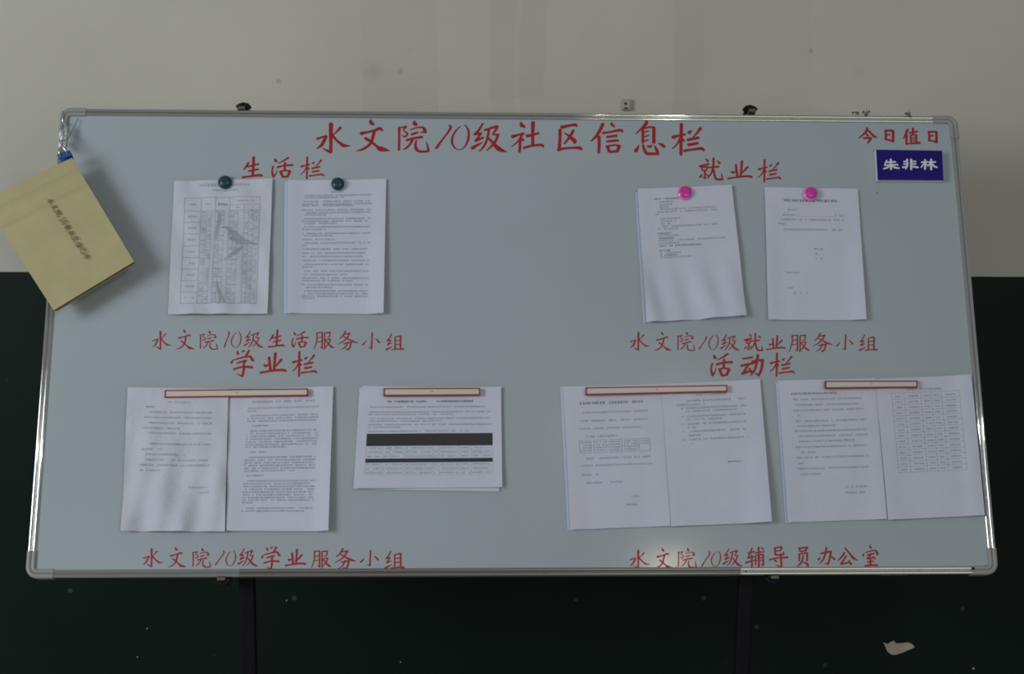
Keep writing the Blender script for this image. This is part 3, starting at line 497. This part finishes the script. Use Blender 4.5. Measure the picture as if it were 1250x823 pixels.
for y, x0, x1 in ((158,590,905),(176,575,708),(192,618,908),(208,618,860),(232,620,905),(248,620,785),(268,622,908),(286,622,665),(304,624,905),(323,624,680),(342,624,912),(361,624,642)): I_.row(x0-10,x1-10,y-(0),10,'ink_light',1.1)
for y in (192,232,268,304,342): I_.row(583,596,y,8,'ink_light',1,0)
I_.row(790,855,455,9,'green_ink')
I_.done()
# J, K
J0 = Sheet('printed_notice', [(946.5,466.5),(1062,466),(1072,634),(958.5,639)], 'bluish sheet edge showing left of the numbered-list page', M['paper_blue'], lambda a,b: .0008)
J_ = Sheet('printed_notice', [(949.5,465),(1068.5,462),(1082,634),(961,638)], 'numbered-list page under the left half of the rightmost red-edged strip', M['paper'],
     lambda a,b: .0022+.004*ss(.25,0,a)*b+.003*ss(.8,1,a)*b+.0006*S(8*a+5*b), z=(35,528,60,770))
J_.row(95,325,130,12,'ink',1.0,0)
for y, x0, x1 in ((162,100,470),(190,115,440),(217,100,470),(245,118,146),(272,100,470),(297,115,320),(322,100,470),(348,115,470),(374,115,410),(402,100,470),(429,115,210),(455,100,470),(484,105,140),(510,100,470),(538,115,220),(607,320,450),(635,330,440)): J_.row(x0,x1-8,y-2,10.5,'ink_light',1.1)
J_.done()
K_ = Sheet('printed_notice', [(1068,463),(1184,458),(1201,629.5),(1083,635)], 'five-column table page overlapping the right aluminium frame', M['paper'],
     lambda a,b: .0028+.0045*ss(.80,.93,a)+.003*ss(.3,0,a)*b+.0006*S(7*a+4*b), z=(528,1008,50,755), base=.0028)
K_.row(680,852,112,10,'ink_light',1.2,0)
cx_ = [602,665,748,802,852,942]
for x in cx_: K_.line(x,125,x,530,1.6)
for k in range(15):
    y = 130+k*28.3; K_.line(602,y,942,y,1.6) if k else K_.line(602,127,942,127,1.6)
    if k < 14:
        for a, b in zip(cx_, cx_[1:]): K_.row(a+(b-a)*.22, b-(b-a)*.2, y+15, 9, 'ink_light', 1.1, 0)
K_.done()

# ------------------------------------------------------------------ magnets and magnetic strips
def magnet(px, py, r, m, rim, label, group):
    q = bp(px, py, .007); e = tag(empty('round_magnet', q), label, 'magnet', group)
    mb = MB(); mb.lathe((0,0,0), [(r*.96,-.002),(r,0),(r,.004),(r*.93,.006)] + ([] if not rim else []), 36); mb.build('magnet_base', rim or m, e, True)
    mb = MB(); mb.lathe((0,0,0), [(r*.80,.0055),(r*.78,.009),(r*.70,.0105),(r*.4,.0112),(r*.1,.0114)], 36); mb.build('magnet_cap', m, e, True)
magnet(275, 223, .0145, M['teal'], None, 'dark teal round magnet holding the wrinkled table sheet', 'dark teal magnets')
magnet(412.5, 225, .0140, M['teal'], None, 'dark teal round magnet holding the dense text page', 'dark teal magnets')
magnet(836, 236, .0165, M['pink'], M['pink_rim'], 'bright pink round magnet holding the tilted rumpled page', 'pink magnets')
magnet(989, 237, .0160, M['pink'], M['pink_rim'], 'bright pink round magnet holding the sparsely printed form', 'pink magnets')
def strip(c, label):
    hgt = .0145; q = [bp(x, y, hgt) for x, y in c]; ctr = sum(q, Vector((0,0,0)))/4
    e = tag(empty('magnetic_strip', ctr), label, 'magnetic strip', 'cream magnetic strips with red edging')
    q = [p-ctr for p in q]; tl, tr, br, bl = q
    mb = MB(); mb.prism([(p.x*.998,p.y*.9) for p in (bl,br,tr,tl)], -.006, -.0003); mb.build('strip_body', M['cream'], e)
    wdt = .0024; mb = MB()
    def bar(p0, p1, inw):
        n = Vector((inw[0], inw[1], 0))*wdt; vs = [p0, p1, p1+n, p0+n]
        mb.prism([(v.x,v.y) for v in vs], -.0068, .0006)
    bar(bl, br, (0,1)); bar(tl, tr, (0,-1)); bar(bl, tl, (1,0)); bar(br, tr, (-1,0))
    mb.build('red_border', M['redline'], e)
    mb = MB(); mb.box((0,.0002,0), (.0035,.0012,.0006)); mb.box((.0008,.0012,0), (.0012,.0035,.0006)); mb.build('centre_mark', M['ink_light'], e)
strip([(201,476.3),(376,474.3),(376,483.2),(201,485.6)], 'red-edged cream strip across the two pages at the lower left')
strip([(468.3,474),(586,473.6),(586,482.6),(468.3,483.4)], 'red-edged cream strip on the landscape page with black bands')
strip([(715,473),(887.7,470),(887.7,478.3),(715,482.2)], 'slightly tilted red-edged cream strip across the flow-chart page and its neighbour')
strip([(1007.3,465),(1120,464.7),(1120,473),(1007.3,474.2)], 'rightmost red-edged cream strip, between the numbered list and the table page')

# ------------------------------------------------------------------ blue name plate
c = [(1069.5,182.7),(1150,183.9),(1151.8,220.2),(1071.6,219.6)]; q = [bp(x,y,.016) for x,y in c]; ctr = sum(q, Vector((0,0,0)))/4
np_ = tag(empty('name_plate', (ctr.x, ctr.y, .001)), 'deep blue name plate with white characters below the duty heading', 'name plate'); lc = (ctr.x, ctr.y, .001)
mb = MB(); mb.prism([(p.x,p.y) for p in (q[3],q[2],q[1],q[0])], .001, .0145); mb.build('plate_body', M['white'], np_, loc=lc)
mb = MB(); mb.prism([(p.x,p.y) for p in (q[3],q[2],q[1],q[0])], .0145, .016); mb.build('blue_face', M['blue'], np_, loc=lc)
letters('朱非林', [(1077.8,193.5,1098.5,207.7),(1101,193.5,1121.5,207.7),(1123.8,193.5,1144.5,208)], 'name_character', 'white character of the name', M['white'], .0163, np_, lc, .72)

# ------------------------------------------------------------------ hanging notebook
NH = .060
nb_c = [(-20,246),(88.5,194),(164,320),(66,379.5)]; q = [bp(x,y,NH) for x,y in nb_c]; ctr = sum(q, Vector((0,0,0)))/4
nb = tag(empty('notebook', (ctr.x, ctr.y, NH)), 'tan covered notebook hanging askew from the board\'s top left corner', 'notebook'); nloc = (ctr.x, ctr.y, NH)
TLq, TRq, BRq, BLq = q                                                        # TL far left, TR clip corner, BR right tip, BL bottom tip
def nbp(a, b, up):
    p = TLq*(1-a)*(1-b)+TRq*a*(1-b)+BRq*a*b+BLq*(1-a)*b; return Vector((p.x, p.y, NH+up))
def cover_h(a, b):                                                            # two soft creases parallel to the top edge
    return .0030*math.exp(-((b-.235)/.026)**2) - .0022*math.exp(-((b-.16)/.03)**2) + .0022*math.exp(-((b-.09)/.022)**2) + .0022*ss(.12,0,b) + .003*math.sin(math.pi*a)*ss(.9,.2,b)*.5
def slab(name, m, up0, up1, inset, warped):
    mb = MB(); N = 90 if warped else 12; vs = []
    for top in (0,1):
        for j in range(N+1):
            for i in range(N+1):
                a = inset+(1-2*inset)*i/N; b = inset+(1-2*inset)*j/N
                vs.append(nbp(a, b, (up1 if top else up0)+(cover_h(a,b) if warped else 0)))
    n = (N+1)**2; fs = []
    for j in range(N):
        for i in range(N):
            k = j*(N+1)+i; fs.append((n+k, n+k+N+1, n+k+N+2, n+k+1)); fs.append((k, k+1, k+N+2, k+N+1))
    edge = [i for i in range(N+1)]+[j*(N+1)+N for j in range(1,N+1)]+[N*(N+1)+i for i in range(N-1,-1,-1)]+[j*(N+1) for j in range(N-1,0,-1)]
    for a, b in zip(edge, edge[1:]+edge[:1]): fs.append((a, n+a, n+b, b))
    mb.add(vs, fs); return mb.build(name, m, nb, loc=nloc)
slab('page_block', M['pages'], -.0105, .0008, .006, False)
o = slab('front_cover', M['kraft'], .0028, .0034, 0, True)
slab('back_cover', M['kraft'], -.0122, -.0107, 0, False)
mb = MB(); k = 0
chs = '水文院io级社区值日本'
A0, A1 = (63.5,247.5), (106.5,314.5)
dx, dy = A1[0]-A0[0], A1[1]-A0[1]; Ln = math.hypot(dx,dy); ex, ey = dx/Ln, dy/Ln; fx, fy = -ey, ex      # baseline dir, down dir
pos = [0, 1, 2, 3.05, 3.6, 4.5, 5.5, 6.5, 7.5, 8.5, 9.5]; step = Ln/9.5
for ch, pp in zip(chs, pos):
    cw = .40 if ch in 'io' else .88
    mb = MB()
    for s_ in parse(ch):
        k += 1; pts = []
        for a, b, wd in s_:
            X = (pp+(a-.5)*cw)*step; Y = (b-.5)*.9*step
            px, py = A0[0]+ex*X+fx*Y, A0[1]+ey*X+fy*Y; v = bp(px, py, NH); pts.append((v.x, v.y, .0014))
        ribbon(mb, pts, NH+.0080+k*4e-6)
    o = mb.build('cover_character', M['nbink'], nb, loc=nloc)
# blue clip gripping the notebook corner, wires up to the frame
cq = bp(79, 191, NH); cl = tag(empty('binder_clip', cq), 'small blue clip gripping the top corner of the tan notebook', 'clip')
ang = math.atan2(-(194-239)*1.0, 107.5); R2 = Matrix.Rotation(ang*.92, 3, 'Z')
mb = MB(); mb.box((0,.001,.005), (.027,.012,.004), R2); mb.box((0,.001,-.016), (.027,.012,.003), R2); mb.box((-.001,.007,-.0055), (.025,.004,.020), R2); mb.build('clip_jaw', M['clip'], cl, bevel=.0012)
mb = MB()
for sx in (-1,1): mb.tube([R2@Vector((sx*.007,-.002,.0075)), R2@Vector((sx*.0075,.006,.011)), R2@Vector((sx*.004,.016,.011)), R2@Vector((0,.019,.010))], .0011, 6)
mb.build('clip_handle', M['chrome'], cl, True)
h0 = bp(77, 147, .006); hk = tag(empty('wire_hanger', h0), 'shiny twisted wire loop hanging over the top left frame corner', 'wire')
def bl_(px, py, h): return bp(px, py, h)-h0
mb = MB()
for ph in (0, math.pi):
    pts = []
    for i in range(33):
        t = i/32; q_ = bl_(77.5+(-1.5)*t, 150+t*34, .012+.046*t); wv = .0048*abs(math.sin(math.pi*2.5*t))+.0015
        pts.append(q_+Vector((math.cos(ph)*wv*1.0, 0, math.sin(2.5*math.pi*t+ph)*.003)))
    mb.tube(pts, .0013, 6)
mb.build('twisted_wire', M['chrome'], hk, True)
for x0, y0, x1, y1, wd in ((75.5,158,74,171,.0052),(81,155,79.5,170,.0042),(74.5,172,73.5,180,.0045),(79.5,172,78.5,183,.0035)):  # flakes added on the wire, glints painted in as matt near-white
    a, b = bl_(x0,y0,.016), bl_(x1,y1,.030); mb = MB(); nrm = Vector((1,0,.25))*wd*.8
    m_ = (a+b)/2+Vector((0,0,.0022))
    mb.add([a-nrm,a+nrm,m_+nrm,m_-nrm,b+nrm,b-nrm], [(0,1,2,3),(3,2,4,5)]); s2 = mb.build('glint_flake', M['glint'], hk, True); s2.modifiers.new('solid','SOLIDIFY').thickness = .0006
mb = MB(); mb.tube([bl_(76,146,.008), bl_(76,146,-.02), bl_(76,138,-.024), bl_(75.5,133,-.018), bl_(75.5,136,.009), bl_(77,152,.013)], .001, 6); mb.build('hook', M['chrome'], hk, True)
c0 = bp(95, 145, .006); cd = tag(empty('thin_cord', c0), 'thin grey cord slanting from the top frame to the notebook wire', 'cord')
mb = MB(); mb.tube([bp(95.5,145,.006)-c0, bp(91,154,.010)-c0, bp(86,163,.018)-c0, bp(80,178,.035)-c0, bp(78,188,.052)-c0], .0007, 6); mb.build('cord_strand', M['cord'], cd, True)

# ------------------------------------------------------------------ stand behind the board
st0 = Bo - Bw*.05; legs = []
stand = tag(empty('board_stand', (Bo.x, Bo.y+.20, 0), False), 'black steel stand with two legs carrying the whiteboard', 'stand')
def sb(mb, name, m, board_=False, bevel=0):
    o = mb.build(name, m, None, board=board_, bevel=bevel); mw = o.matrix_world.copy(); o.parent = stand
    o.matrix_parent_inverse = stand.matrix_world.inverted(); return o
bpy.context.view_layer.update()
YLEG = None
for (xt, xb, wpx) in ((300.5,303,18.5),(911.5,906.5,17.5)):
    bq = BM @ Vector((0,-hh,-.045)); 
    depth_y = bq.y + (Bu.y/Bu.x)*((xt-CX)/F*3.05)
    r1 = ray(xt, 707); t = depth_y/r1.y; p1 = Vector((0,0,HC))+r1*t
    r2 = ray(xb, 823); t2 = (depth_y+.018)/r2.y; p2 = Vector((0,0,HC))+r2*t2
    dirn = (p2-p1)/(p1.z-p2.z)                                                # per metre down
    top = p1 - dirn*.035; bot = p1 + dirn*(p1.z-.07)
    wd = wpx/F*t; mb = MB()
    def ring(p, s=1): return [(p.x-wd/2, p.y, p.z),(p.x+wd/2, p.y, p.z),(p.x+wd/2, p.y+wd*.9, p.z),(p.x-wd/2, p.y+wd*.9, p.z)]
    mb.add(ring(bot)+ring(top), [(3,2,1,0),(4,5,6,7),(0,1,5,4),(1,2,6,5),(2,3,7,6),(3,0,4,7)])
    sb(mb, 'leg', M['steel'], bevel=.003); legs.append((top, bot, wd))
    mb = MB(); mb.box((bot.x, bot.y+.015, .055), (.05, .52, .03)); sb(mb, 'foot', M['steel'], bevel=.003)
    for s_ in (-1, 1):
        mb = MB(); mb.lathe((0,0,0), [(.018,-.009),(.02,-.006),(.02,.006),(.018,.009)], 20, Matrix.Rotation(math.pi/2, 3, 'Y')); mb.v = [(v[0]+bot.x, v[1]+bot.y+.015+s_*.23, v[2]+.0205) for v in mb.v]; sb(mb, 'caster', M['black'])
(lt, lb, lw), (rt, rb, rw) = legs
mb = MB(); mb.box(((lb.x+rb.x)/2, (lb.y+rb.y)/2+.015, .22), (abs(rb.x-lb.x), .025, .03), Matrix.Rotation(math.atan2(rb.y-lb.y, rb.x-lb.x), 3, 'Z')); sb(mb, 'cross_bar', M['steel'])
# tilt frame lying along the back of the board: two rails ending in clamps, and a rear beam
clamps = []
for xt, yt, xb, yb in ((297,134,275,705),(915,137,943,702)):
    a, b = bp(xt, yt, -.033), bp(xb, yb, -.033); clamps.append((a, b))
    dv = (a-b); L_ = dv.length; mb = MB()
    mb.box((a+b)/2, (.022, L_+.01, .014), Matrix.Rotation(math.atan2(dv.y,dv.x)-math.pi/2, 3, 'Z')); sb(mb, 'tilt_rail', M['steel'], True)
mb = MB(); mb.box((0,-hh+.055,-.047), (1.25,.03,.014)); sb(mb, 'rear_beam', M['steel'], True)
# top clamps
def clamp(px, py, flip, top=True):
    q = bp(px, py, 0); s_ = 1 if top else -1; fl_ = -1 if flip else 1
    mb = MB(); mb.box((q.x-fl_*.004, q.y+s_*.0035, -.008), (.016,.007,.030)); o = sb(mb, 'clamp_block', M['brass'], True, .0015)
    mb = MB()
    mb.tube([(q.x+fl_*a, q.y+s_*b, c) for a, b, c in ((-.0145,.008,-.004),(-.008,.011,0),(-.001,.0135,0),(.0065,.0115,0),(.0105,.0075,0),(.0125,.004,0))], .0050, 10)
    mb.box((q.x, q.y+s_*.008, -.018), (.018,.006,.034)); sb(mb, 'clamp_lever', M['black'], True)
clamp(297.5, 134.5, False); clamp(915.5, 137.5, True)
clamp(273, 705, False, False); clamp(943, 703, True, False)

# ------------------------------------------------------------------ scraps stuck along the top frame
for i, (px, py, wmm, lab) in enumerate(((1043,141,.013,'small olive tape scrap on the top frame, left one of the close pair'),(1056,140.5,.014,'small olive tape scrap with a stub, right one of the close pair'),(1108,143,.011,'small olive tape scrap alone near the top right frame corner'))):
    q = bp(px, py, 0); mb = MB(); random.seed(20+i)
    for k in range(7):
        mb.box((random.uniform(-.5,.5)*wmm, random.uniform(-.002,.006), random.uniform(.005,.008)), (random.uniform(.003,.006), random.uniform(.002,.005), random.uniform(.002,.004)), Matrix.Rotation(random.uniform(0,3), 3, 'Z'))
    if i: mb.tube([(.002,.004,.006),(.0025,.009,.006),(.002,.014,.006)], .0008, 5)
    mb.v = [tuple(Vector(v)+q) for v in mb.v]
    tag(mb.build('tape_scrap', M['debris'], None, loc=q, board=True), lab, 'tape scrap', 'tape scraps on the top frame')
